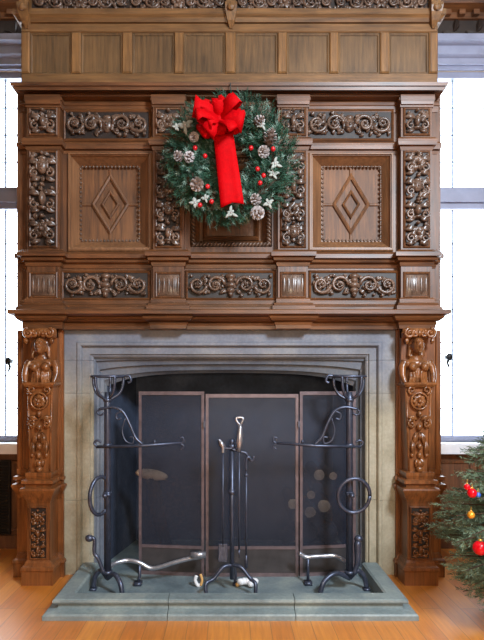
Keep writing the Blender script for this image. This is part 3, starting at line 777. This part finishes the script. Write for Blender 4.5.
MB().mould([(j2+g,KY0),(KX1,KY0),(KX1,0.06)], kp).build('kerb_stone', M['hearth'], hk)

# ------------------------------------------------------------------ fire screen
YSC = 0.03
fs = thing('fire_screen', 'three-panel bronze framed mesh spark screen standing in the fireplace opening', 'fire screen', (PX(248,YSC),YSC,0.02))
pan = [(137,205,0.06,0.0),(205,299,0.0,0.0),(299,358,0.0,0.06)]
pz0 = 0.02
for a,b_,ya,yb2 in pan:
    xa, xb = PX(a,YSC), PX(b_,YSC); ya += YSC; yb2 += YSC
    zt = PZ(391.5 if a != 205 else 394, YSC)
    m = MB(); bw = 0.017
    def bar(u0,u1,z0,z1,th=0.02):
        p = lambda u: (xa+(xb-xa)*u, ya+(yb2-ya)*u)
        (ax,ay),(bx,by) = p(u0),p(u1)
        m.vprism([(ax,ay-th/2),(bx,by-th/2),(bx,by+th/2),(ax,ay+th/2)], z0, z1)
    L = xb-xa; e = 0.03/L
    bar(0.006/L,e,pz0,zt); bar(1-e,1-0.006/L,pz0,zt); bar(e,1-e,zt-0.03,zt); bar(e,1-e,PZ(549,YSC),PZ(546,YSC)); bar(e,1-e,pz0,pz0+0.03)
    fo = m.build('panel_frame', M['bronze'], fs)
    m = MB(); bar(e,1-e,PZ(546,YSC),zt-0.03,0.003); m.build('wire_mesh', M['mesh'], fo)
    m = MB(); bar(e,1-e,pz0+0.03,PZ(549,YSC),0.006); m.build('kick_plate', M['kick'], fo)
    if a == 205:
        for px in (204.5,298.5):
            for pz in (424,): MB().box(PX(px,YSC)-0.008,PX(px,YSC)+0.008,YSC-0.03,YSC-0.01,PZ(pz+3,YSC),PZ(pz-3,YSC)).build('hinge', M['iron'], fo)

# logs stacked behind the mesh
def log(cx, cz, r, y0, y1, pale, label, group=None):
    b = MB(); n = 12; rnd = random.Random(int(cx*1000+cz*77))
    wob = [1+rnd.uniform(-.06,.06) for _ in range(n)]
    b.quad_grid([[(cx+r*wob[k]*math.cos(2*PI*k/n),y,cz+r*wob[k]*math.sin(2*PI*k/n)) for k in range(n)] for y in (y0,y0+0.02,(y0+y1)/2,y1)], True, True)
    t = thing('firewood_log', label, 'log', (cx,(y0+y1)/2,cz), group)
    b.build('bark', M['bark'], t, True)
    e = MB().quad_grid([[(cx+r*q*wob[k]*math.cos(2*PI*k/n),y,cz+r*q*wob[k]*math.sin(2*PI*k/n)) for k in range(n)] for q,y in ((0.93,y0),(0.90,y0-0.006),(0.3,y0-0.008))], True, True)
    e.build('cut_end', M['cut'] if pale else M['cut_char'], t)
LY = 0.38
def lp(px, py): return PX(px,LY), PZ(py,LY)
chg, cht = 'charred firewood behind the screen', 'charred dark log low in the stack behind the mesh screen'
zz0 = 0.02
for x_, z_, r_ in ((.60,.117,.095),(.80,.117,.095),(.975,.117,.08),(.70,.284,.093),(.895,.284,.093),(.61,.43,.055),(.90,.42,.043),(.80,.70,.049),(.905,.672,.054)): log(x_, z_, r_, LY, 0.9, False, cht, chg)
for px, py, r, lab in ((293,504,0.05,'pale cut log end beside the right screen upright, leftmost of the stack'),
                       (310,512,0.056,'pale cut log lowest of the light ends behind the right screen panel'),
                       (324,506,0.062,'large greyish cut log end nearest the right andiron post'),
                       (311,495,0.042,'small pale log end in the middle left of the stack behind screen'),
                       (319,475,0.052,'round pale log end top left of the stack behind the right screen panel'),
                       (333,476,0.038,'small pale log end topmost right of the stack behind the mesh')):
    log(*lp(px,py), r, LY, 0.9, True, lab)
# split log propped in the left of the firebox
t = thing('firewood_log', 'pale split log propped behind the left screen panel', 'log', (PX(158,0.5),0.5,0.02))
x0, zt = PX(155,0.5), PZ(472,0.5)
MB().tube([(x0+0.08,0.70,0.06),(x0+0.03,0.5,0.4),(x0,0.33,zt)],[0.06,0.065,0.06],10).build('bark', M['bark'], t, True)
e = MB().ell((x0+0.0,0.30,zt+0.01),(0.15,0.03,0.05),10,6,Matrix.Rotation(0.15,3,'Y')); e.build('cut_end', M['cut'], t, True)

# ------------------------------------------------------------------ andirons
def arc(pts, n=6):
    """smooth Catmull-Rom through points"""
    P = [Vector(p) for p in pts]; P = [P[0]*2-P[1]]+P+[P[-1]*2-P[-2]]; out = []
    for i in range(1, len(P)-2):
        for k in range(n):
            t = k/n
            out.append(0.5*((2*P[i])+(P[i+1]-P[i-1])*t+(2*P[i-1]-5*P[i]+4*P[i+1]-P[i+2])*t*t+(3*P[i]-P[i-1]-3*P[i+1]+P[i+2])*t**3))
    out.append(P[-2]); return out
def andiron(side, label):
    yA = -0.28
    pc = 107.5 if side < 0 else 349.5
    s = -side                                  # direction toward the middle
    cx = PX(pc, yA); z = lambda p: PZ(p, yA); X = lambda p: PX(p, yA)
    X = (lambda p: PX(p, yA)) if side < 0 else (lambda p: PX(349.5-(p-107.5), yA))   # mirrored pixel offsets
    t = thing('andiron', label, 'andiron', (cx,yA,0.02))
    sh = MB().tube([(cx,yA,0.13),(cx,yA,z(400)),(cx,yA,z(392))],[0.028,0.026,0.022],10)
    for p, r in ((400,0.034),(445,0.033),(493,0.034),(572,0.04)): sh.tube([(cx,yA,z(p)-0.012),(cx,yA,z(p)+0.012)], r, 10)
    sh.build('shaft', M['iron'], t, True)
    # cresset basket on top
    b = MB(); R = 0.125; zr = z(376.5)
    ring = [(cx+R*math.cos(2*PI*k/24),yA+R*0.75*math.sin(2*PI*k/24),zr) for k in range(25)]
    b.tube(ring, 0.010, 6)
    for k in range(5):
        a = PI*0.1+2*PI*k/5
        ex, ey = math.cos(a)*R, math.sin(a)*R*0.75
        b.tube(arc([(cx+ex,yA+ey,zr),(cx+ex*0.95,yA+ey*0.95,z(386)),(cx+ex*0.7,yA+ey*0.7,z(394)),(cx+ex*0.1,yA+ey*0.1,z(400))]), 0.011, 6)
    b.tube([(X(92),yA,zr),(X(124),yA,zr+0.005)], 0.010, 6)
    b.tube(arc([(X(124),yA,zr+0.005),(X(129),yA,zr+0.005),(X(131),yA,z(381)),(X(128),yA,z(383))]), 0.010, 6)
    b.build('cresset', M['iron'], t, True)
    # swing arm with scroll brace
    a = MB(); ya = yA-0.025
    a.tube([(X(97),ya,z(446.5)),(X(140),ya,z(445.5)),(X(181),ya,z(442.5))],[0.012,0.012,0.009],6)
    a.tube(arc([(X(181),ya,z(442.5)),(X(184),ya,z(441)),(X(183),ya,z(437)),(X(180),ya,z(438))]),0.007,6)
    a.tube(arc([(X(181),ya,z(443)),(X(184),ya,z(446)),(X(181),ya,z(449))]),0.006,6)
    a.tube(arc([(X(98),ya,z(446.5)),(X(95),ya,z(443)),(X(98),ya,z(440)),(X(102),ya,z(442))]),0.009,6)
    a.tube(arc([(X(100),ya,z(409)),(X(113),ya,z(407)),(X(123),ya,z(411)),(X(130),ya,z(423)),(X(136),ya,z(437)),(X(143),ya,z(444))]),0.011,6)
    a.tube(arc([(X(122),ya,z(411)),(X(117),ya,z(414)),(X(118),ya,z(419)),(X(122),ya,z(418))]),0.007,6)
    a.tube(arc([(X(126),ya,z(418)),(X(123),ya,z(430)),(X(126),ya,z(440)),(X(133),ya,z(443)),(X(134),ya,z(437)),(X(130),ya,z(437))]),0.006,6)
    a.tube(arc([(X(101),ya,z(409)),(X(98),ya,z(412)),(X(101),ya,z(415)),(X(105),ya,z(413))]),0.008,6)
    a.ell((X(155),ya,z(441.5)),(0.012,0.012,0.016))
    a.build('swing_arm', M['iron'], t, True)
    # ring hanging on the front
    r = MB(); rz = z(494); yr = yA-0.06
    if side < 0: pts = [(cx-0.055+0.055*math.cos(2*PI*k/28)+0.012,yr+0.09*math.cos(2*PI*k/28)*1.0,rz+0.145*math.sin(2*PI*k/28)) for k in range(29)]
    else: pts = [(cx+0.02+0.122*math.cos(2*PI*k/28),yr-0.02*math.sin(2*PI*k/28),rz+0.135*math.sin(2*PI*k/28)) for k in range(29)]
    r.tube(pts, 0.015, 8)
    r.build('ring', M['iron'], t, True)
    h = MB().tube([(cx,yA,rz+0.005),(cx,yr-0.02,rz+0.005)],[0.016,0.012],8).ell((cx,yr-0.03,rz+0.005),(0.02,0.018,0.018))
    h.tube([(cx-0.03,yA-0.035,rz),(cx+0.03,yA-0.035,rz)],0.012,6)
    h.build('ring_holder', M['iron'], t, True)
    # arched legs and an upright finial
    foot = lambda px, py: (PX(px, F*(H-0.03)/(py-HY)-D), F*(H-0.03)/(py-HY)-D)
    f1 = foot(122.5,597.5) if side < 0 else foot(320,595)
    f2 = foot(93.5,588.5) if side < 0 else foot(366.5,588.5)
    for fx, fy in (f1, f2):
        l = MB(); dx, dy = fx-cx, fy-yA
        l.tube(arc([(cx,yA,0.12),(cx+dx*0.45,yA+dy*0.45,0.175),(cx+dx*0.85,yA+dy*0.85,0.13),(fx,fy,0.04)]),0.019,8)
        l.box(fx-0.024,fx+0.024,fy-0.03,fy+0.025,0.0205,0.036)
        l.build('leg', M['iron'], t, True)
    u = MB()
    if side < 0:
        u.tube(arc([(cx-0.02,yA-0.02,0.16),(X(99),yA-0.02,z(558)),(X(95),yA-0.02,z(552)),(X(95),yA-0.02,z(539)),(X(91),yA-0.02,z(536.5))]),0.015,8).ell((X(90),yA-0.02,z(537.5)),(0.034,0.03,0.028))
    else:
        u.tube(arc([(cx+0.03,yA-0.02,0.16),(PX(357,yA),yA-0.02,z(560)),(PX(357,yA),yA-0.02,z(545)),(PX(358,yA),yA-0.02,z(540))]),[0.02,0.02,0.02,0.02,0.02,0.022,0.024,0.024,0.026,0.026,0.028,0.028,0.03,0.03,0.03,0.028,0.026,0.026,0.02][:19],8).ell((PX(358,yA),yA-0.02,z(538)),(0.036,0.03,0.03))
    u.build('finial', M['iron'], t, True)
    # log bar turned sideways along the hearth
    yl = -0.14; Z = lambda p: PZ(p, yl); XX = lambda p: PX(p, yl)
    k = MB()
    if side < 0:
        k.tube(arc([(cx,yA,Z(563)),(XX(114),yl-0.06,Z(562)),(XX(125),yl,Z(560.5)),(XX(138),yl,Z(562)),(XX(150),yl,Z(568)),(XX(160),yl,Z(567)),(XX(176),yl,Z(562)),(XX(192),yl,Z(558)),(XX(203),yl,Z(557))]),0.019,8)
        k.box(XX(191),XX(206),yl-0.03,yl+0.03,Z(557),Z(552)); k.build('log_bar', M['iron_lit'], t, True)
        fz = F*(H-0.02)/(587-HY)-D
        k2 = MB().tube([(XX(139.5),yl,Z(563)),(XX(140),yl-0.01,Z(575)),(PX(138.5,yl),yl-0.02,0.045)],0.012,6).box(PX(138.5,yl)-0.03,PX(138.5,yl)+0.03,yl-0.05,yl+0.02,0.0205,0.045)
    else:
        k.tube(arc([(cx,yA,Z(558)),(XX(342),yl-0.05,Z(558)),(XX(335),yl,Z(556)),(XX(325),yl,Z(556)),(XX(313),yl,Z(556.5)),(XX(306),yl,Z(557)),(XX(299),yl,Z(553))]),0.018,8)
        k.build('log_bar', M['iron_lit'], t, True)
        k2 = MB().tube([(XX(308),yl,Z(557)),(XX(308),yl,0.045)],0.012,6).box(XX(308)-0.03,XX(308)+0.03,yl-0.04,yl+0.03,0.0205,0.045)
    k2.build('leg', M['iron'], t, True)
    return t
andiron(-1, 'tall black wrought iron andiron left of the screen, its ring seen edge-on')
andiron(1, 'tall black wrought iron andiron right of the screen, its round ring facing front')

# ------------------------------------------------------------------ fire tools on their stand
yt = -0.30
z = lambda p: PZ(p, yt); X = lambda p: PX(p, yt)
ts = thing('tool_stand', 'black iron fire tool stand with arched feet before the screen middle', 'tool stand', (X(232),yt,0.02))
MB().tube([(X(232),yt,z(579)),(X(232),yt,z(447))],0.017,8).tube([(X(232),yt,z(494)),(X(232),yt,z(490))],0.026,8).tube([(X(232),yt,z(449)),(X(232),yt,z(444))],0.026,8).ell((X(232),yt,z(442)),(0.02,0.02,0.026)).build('post', M['iron'], ts, True)
fy = F*(H-0.03)/(596.5-HY)-D
for px in (206,255.5):
    s = -1 if px < 232 else 1; fx = PX(px, fy)
    l = MB().tube(arc([(X(232),yt,z(565)),(X(232)+s*0.07,yt-0.03,z(566)),(X(232)+s*0.14,(yt+fy)/2,z(576)),(fx,fy+0.02,0.12),(fx,fy,0.045)]),0.015,8)
    l.box(fx-0.035,fx+0.035,fy-0.02,fy+0.02,0.0205,0.036); l.build('leg', M['iron'], ts, True)
l = MB().tube(arc([(X(232),yt,z(566)),(X(234),yt+0.06,z(568)),(X(235.5),yt+0.12,0.12),(X(235.5),yt+0.14,0.04)]),0.013,8).box(X(235.5)-0.02,X(235.5)+0.02,yt+0.12,yt+0.16,0.0205,0.036); l.build('leg', M['iron'], ts, True)
hk2 = MB()
for pts in ([(232,448),(226,448),(221,446),(219,441),(221,439)],[(232,449),(240,451),(246,453),(249,459),(252,460),(254,456)]):
    hk2.tube(arc([(X(a),yt-0.02,z(b_)) for a,b_ in pts]),0.009,6)
hk2.build('hook', M['iron'], ts, True)
yq = yt-0.045
def tool(name, label, px, ptop, pbot, build):
    t = thing(name, label, 'fire tool', (X(px),yq,z(pbot)))
    MB().tube([(X(px),yq,z(pbot)),(X(px),yq,z(ptop))],0.007,6).build('rod', M['iron'], t, True)
    build(t)
def h1(t):
    m = MB().tube([(X(239),yq,z(451)),(X(239.5),yq,z(440)),(X(240),yq,z(428)),(X(240),yq,z(424))],[0.014,0.026,0.018,0.012],8)
    m.tube(arc([(X(240),yq,z(425)),(X(237),yq,z(421)),(X(236),yq,z(418)),(X(239),yq,z(417)),(X(243),yq,z(418)),(X(242),yq,z(421)),(X(240),yq,z(425))]),0.009,6)
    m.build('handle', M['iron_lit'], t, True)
def b1(t): h1(t); MB().tube([(X(239),yq,z(548)),(X(239),yq,z(556))],[0.009,0.003],6).build('tip', M['iron'], t, True)
def b2(t):
    MB().tube(arc([(X(223),yq,z(452)),(X(223),yq,z(446)),(X(221),yq,z(442)),(X(219),yq,z(439))]),[0.012]*6+[0.018]*6+[0.016,0.014,0.012,0.01,0.009,0.008,0.007],8).build('handle', M['iron_lit'], t, True)
    MB().chbox(X(223)-0.035,X(223)+0.035,yq-0.006,yq+0.006,z(560),z(542),0.004).build('blade', M['iron'], t)
def b3(t):
    MB().tube(arc([(X(246),yq,z(470)),(X(246),yq,z(460)),(X(248),yq,z(456)),(X(251),yq,z(459))]),0.009,6).ell((X(246),yq,z(474)),(0.016,0.014,0.014)).build('handle', M['iron'], t, True)
    MB().tube([(X(246),yq,z(566)),(X(246),yq,z(560)),(X(246),yq,z(552))],[0.012,0.012,0.006],6).build('tip', M['iron'], t, True)
tool('fire_poker', 'fire poker with a loop-ended pale handle on the tool stand', 239, 451, 549, b1)
tool('fire_shovel', 'thin fire shovel hanging left of the tool stand post', 223, 452, 545, b2)
tool('fire_tongs', 'slim hooked fire tongs hanging right of the tool stand post', 246, 470, 553, b3)
# pale scraps on the slab
rnd = random.Random(5); sx, sy, sz = PX(247,-0.22), -0.20, 0.02
m = MB()
for k in range(5): m.ell((sx-0.05+0.028*k,sy+rnd.uniform(-.02,.02),sz+0.03+rnd.uniform(0,.012)),(0.034,0.03,0.028),7,5)
t = thing('paper_scrap', 'small white crumpled scrap on the slab beneath the tool stand arch', 'scrap', (sx,sy,sz))
m.build('crumple', M['paper'], t, True); MB().ell((sx-0.075,sy,sz+0.02),(0.018,0.018,0.018)).build('end', M['paper2'], t, True)
sx, sy = PX(199,-0.2), -0.2; t = thing('curled_scrap', 'curled white and yellow scrap beside the left foot of the tool stand', 'scrap', (sx,sy,0.02))
MB().tube(arc([(sx-0.02,sy,0.11),(sx-0.03,sy,0.075),(sx-0.01,sy,0.034),(sx+0.015,sy,0.036)]),0.014,7).build('curl', M['paper'], t, True)
MB().tube(arc([(sx+0.015,sy-0.01,0.036),(sx+0.025,sy-0.01,0.08),(sx+0.012,sy-0.01,0.125)]),0.011,7).build('strip', M['paper2'], t, True)

# ------------------------------------------------------------------ needles
def sprig(mb, p, d, L, nl, n, rnd, wd=0.0022):
    d = Vector(d).normalized(); a = d.orthogonal().normalized(); b = d.cross(a)
    base = len(mb.v)
    for k in range(n):
        t = k/n; q = Vector(p)+d*(L*t); an = k*2.4+rnd.random()
        out = (a*math.cos(an)+b*math.sin(an)); tip = q+(out*0.85+d*0.75).normalized()*nl*rnd.uniform(.75,1.1)*(1-0.35*t)
        sd = out.cross(d).normalized()*wd
        i = len(mb.v); mb.v += [tuple(q-sd),tuple(q+sd),tuple(tip)]; mb.f.append((i,i+1,i+2))

# wreath
yw = -0.20
wc = (PX(230.5,yw), yw, PZ(160,yw)); RW, rw = 0.345, 0.215
wr = thing('christmas_wreath', 'round fir wreath with red bow and frosted cones on the overmantel', 'wreath', (wc[0],yw,wc[2]-RW-rw))
rnd = random.Random(11)
fo, fp = MB(), MB()
for k in range(2300):
    th = rnd.uniform(0,2*PI); ph = rnd.uniform(0,2*PI)
    rr = rw*0.72*math.sqrt(rnd.random())
    R = RW+rr*math.cos(ph); y = yw+rr*math.sin(ph)*0.55
    p = (wc[0]+R*math.cos(th), y, wc[2]+R*math.sin(th))
    oc = math.cos(ph)
    d = (math.cos(th)*oc+rnd.uniform(-.6,.6)-math.sin(th)*0.5, -0.35+0.5*math.sin(ph)+rnd.uniform(-.5,.3), math.sin(th)*oc+rnd.uniform(-.6,.6)+math.cos(th)*0.5)
    sprig(fp if k % 5 == 0 else fo, p, d, rnd.uniform(.05,.10), 0.045, 16, rnd, 0.0034)
f = fo.build('foliage', M['needle'], wr); fp.build('pale_foliage', M['needle_pale'], wr)
MB().tube([(wc[0]+RW*math.cos(2*PI*k/32),yw+0.03,wc[2]+RW*math.sin(2*PI*k/32)) for k in range(33)],0.055,8).build('wreath_base', M['twig'], wr, True)
MB().tube([(wc[0],yw+0.03,wc[2]+RW),(wc[0],yw+0.05,wc[2]+RW+0.2),(wc[0],-0.118,PZ(90,-0.118)),(wc[0],-0.122,PZ(83,-0.122))],0.004,5).build('hanging_wire', M['black'], wr)
def pinecone(px, py, r, ax):
    c = Vector((PX(px,-0.33),-0.33,PZ(py,-0.33))); d = Vector(ax).normalized(); a = d.orthogonal().normalized(); b = d.cross(a)
    m = MB(); core = MB().tube([c-d*r*1.0,c-d*r*.4,c+d*r*0.5,c+d*r*1.25],[r*.4,r*.6,r*.45,r*.12],7)
    o = core.build('pinecone', M['cone_core'], wr, True)
    for k in range(26):
        t = k/26; q = c+d*r*(-0.9+2.0*t); an = k*2.399; rad = r*(0.95*math.sin(PI*(0.22+0.72*t)))
        out = a*math.cos(an)+b*math.sin(an); sd = out.cross(d)*rad*0.38
        tip = q+out*rad+d*r*0.22; up = d*r*0.06
        i = len(m.v); m.v += [tuple(v) for v in (q-sd*.5,q+sd*.5,tip+sd,tip+d*r*.1,tip-sd,tip-up*2)]
        m.f += [(i,i+1,i+2,i+3),(i,i+3,i+4),(i,i+4,i+5),(i+5,i+2,i+1),(i+5,i+1,i)]
    m.build('scales', M['cone'], o)
for px,py,r,ax in ((270,138,.058,(.3,-.5,.9)),(264,152,.048,(-.4,-.9,.1)),(189,157.5,.045,(.3,-.9,.2)),(179,156.5,.042,(-.4,-.8,.3)),(197,184,.055,(-.2,-.6,-.8)),(257,213,.056,(.5,-.7,-.3)),(256,200,.046,(-.3,-.8,.4)),(194,137,.04,(0,-.8,-.5)),(259,121,.042,(.7,-.6,.2))):
    pinecone(px,py,r,ax)
def blossom(px, py, r):
    c = Vector((PX(px,-0.325),-0.325,PZ(py,-0.325))); m = MB()
    for k in range(6):
        m.leaf(c.x,c.y,c.z,2*PI*k/6+px+0.25*math.sin(k*5+py),r*(0.75+0.25*math.sin(k*3+px)),r*0.22,r*0.3,0.7*math.sin(k*2+px))
    o = m.build('white_flower', M['flower'], wr, True)
    MB().ell(c+Vector((0,-r*.2,0)),(r*.12,r*.12,r*.12)).build('flower_centre', M['cone'], o, True)
for px,py,r in ((185,126,.075),(275,164,.06),(273,174,.055),(195,203,.06),(205,198,.045),(231,213,.06),(268,203,.055),(262,125,.05),(176,127,.04)): blossom(px,py,r)
for px,py in ((195,148),(257.5,169),(263.5,175.5),(260,183),(207.5,186.5),(211.5,201.5),(273,149),(205,156),(251,148),(200,205)):
    MB().ell((PX(px,-0.345),-0.345,PZ(py,-0.345)),(.019,.019,.019),9,7).build('berry', M['berry'], wr, True)
# bow: loops, knot and one long tail
yb_ = -0.37
bx, bz = PX(219,yb_), PZ(122.5,yb_)
bow = MB().ell((bx,yb_-0.05,bz),(0.04,0.035,0.04),10,8).build('bow', M['red'], wr, True)
rnd = random.Random(3)
for k, (dg_, L, wd) in enumerate(((115,.12,.05),(142,.17,.055),(165,.19,.055),(192,.17,.05),(215,.175,.055),(238,.15,.05),(62,.13,.05),(36,.17,.055),(12,.18,.05),(345,.19,.055),(318,.16,.05),(90,.11,.05),(270,.11,.05),(150,.10,.06),(30,.10,.06),(210,.10,.06),(330,.10,.06))):
    a = math.radians(dg_)
    ca, sa = math.cos(a), math.sin(a); m = MB(); rows = []
    for i in range(13):
        t = i/12*2*PI; u = (1-math.cos(t))/2*L; vv = math.sin(t)*0.055
        wloc = wd*(0.35+0.65*math.sin(min(PI, t/2+0.01)))*(1+0.18*math.sin(i*2.1+k))
        tilt = 1.1*math.sin(k*2.3)
        row = []
        for s, th in ((-1,0),(1,0),(1,.006),(-1,.006)):
            row.append((bx+ca*u-sa*s*wloc, yb_-0.035-u*(0.05+0.25*(k%4))-vv*(0.8+0.3*(k%2))-0.008*math.sin(i*1.9+k*2)-s*tilt*wloc*0.6+th, bz+sa*u+ca*s*wloc))
        rows.append(row)
    m.quad_grid(rows, True, True); m.build('bow_loop', M['red'], bow, True)
m = MB(); rows = []
for i in range(15):
    t = i/14; cxp = 223+9.5*t; py = 132+74*t; hw = 0.074+0.014*t
    yy = -0.375+0.015*math.sin(t*7)
    cxx, czz = PX(cxp,yy), PZ(py,yy)
    e = 0.0
    row = []
    for q in (-1,-.5,0,.5,1):
        dz = 0.03*(1-abs(q)*1.0) if i == 14 else 0
        row.append((cxx+q*hw, yy-0.006*math.cos(q*4+t*3), czz+dz+q*0.015))
    rows.append(row+[(x_,y_+0.005,z_) for x_,y_,z_ in row[::-1]])
m.quad_grid(rows, True, True); m.build('ribbon_tail', M['red'], bow, True)

# ------------------------------------------------------------------ decorated tree at the right
yq2 = -0.80; tx = PX(529,yq2)
tr = thing('christmas_tree', 'small decorated fir tree at the right edge in front of window', 'tree', (tx,yq2,0))
rnd = random.Random(21)
def rad(z):
    if z < 0.62: return 0.40+0.24*min(1, max(0,(z-0.10)/0.5))
    return 0.64*max(0.02,(2.02-z)/1.40)
fo = MB(); br = MB()
for k in range(520):
    z0 = 0.16+1.8*(rnd.random()**1.35); a = rnd.uniform(0,2*PI); R = rad(z0)*rnd.uniform(.78,1.03)
    d = Vector((math.cos(a),math.sin(a),0)); droop = -0.12 if z0 < .7 else 0.08
    p0 = Vector((tx,yq2,z0-R*droop*0.6)); tip = Vector((tx,yq2,z0))+d*R
    if k % 2 == 0: br.tube([p0,(p0+tip)/2+Vector((0,0,.02)),tip],[.010,.007,.003],4)
    n = max(3, int(R/0.075))
    for i in range(n):
        t = 0.30+0.7*i/n; q = p0+(tip-p0)*t
        for sd in (-1,0,1):
            dd = d+Vector((-d.y,d.x,0))*sd*0.9+Vector((0,0,rnd.uniform(-.35,.3)))
            sprig(fo, q, dd, rnd.uniform(.07,.12), 0.036, 15, rnd, 0.0034)
fo.build('foliage', M['tree'], tr); br.build('branches', M['twig'], tr)
MB().tube([(tx,yq2,0.0),(tx,yq2,1.0),(tx,yq2,2.0)],[.04,.03,.01],8).build('trunk', M['twig'], tr, True)
MB().tube([(tx,yq2,0.0),(tx,yq2,0.05),(tx,yq2,0.06),(tx,yq2,0.14)],[.2,.2,.08,.08],14).build('stand', M['black'], tr)
def bauble(px, py, y, r, mat, label, name='bauble', cat='bauble'):
    c = (PX(px,y), y, PZ(py,y))
    t = thing(name, label, cat, (c[0],c[1],c[2]-r))
    MB().ell(c,(r,r,r),14,10).build('ball', M[mat], t, True)
    MB().tube([(c[0],c[1],c[2]+r*.9),(c[0],c[1],c[2]+r*1.25)],r*.28,8).tube([(c[0],c[1],c[2]+r*1.2),(c[0]+.01,c[1]+.02,c[2]+r*1.2+.02)],.0015,5).build('cap', M['gold'], t, True)
bauble(480,548,-1.06,.045,'redball','large red bauble lowest on the decorated tree')
bauble(472,493,-1.02,.030,'redball','red bauble beside the blue one on the tree')
bauble(467,487,-1.02,.020,'redball','small red bauble highest of the red ones on the tree')
bauble(471,515,-1.04,.024,'gold','small gold bauble in the middle of the tree')
bauble(478,495,-1.00,.018,'blueball','small blue bauble at the right edge of the tree')
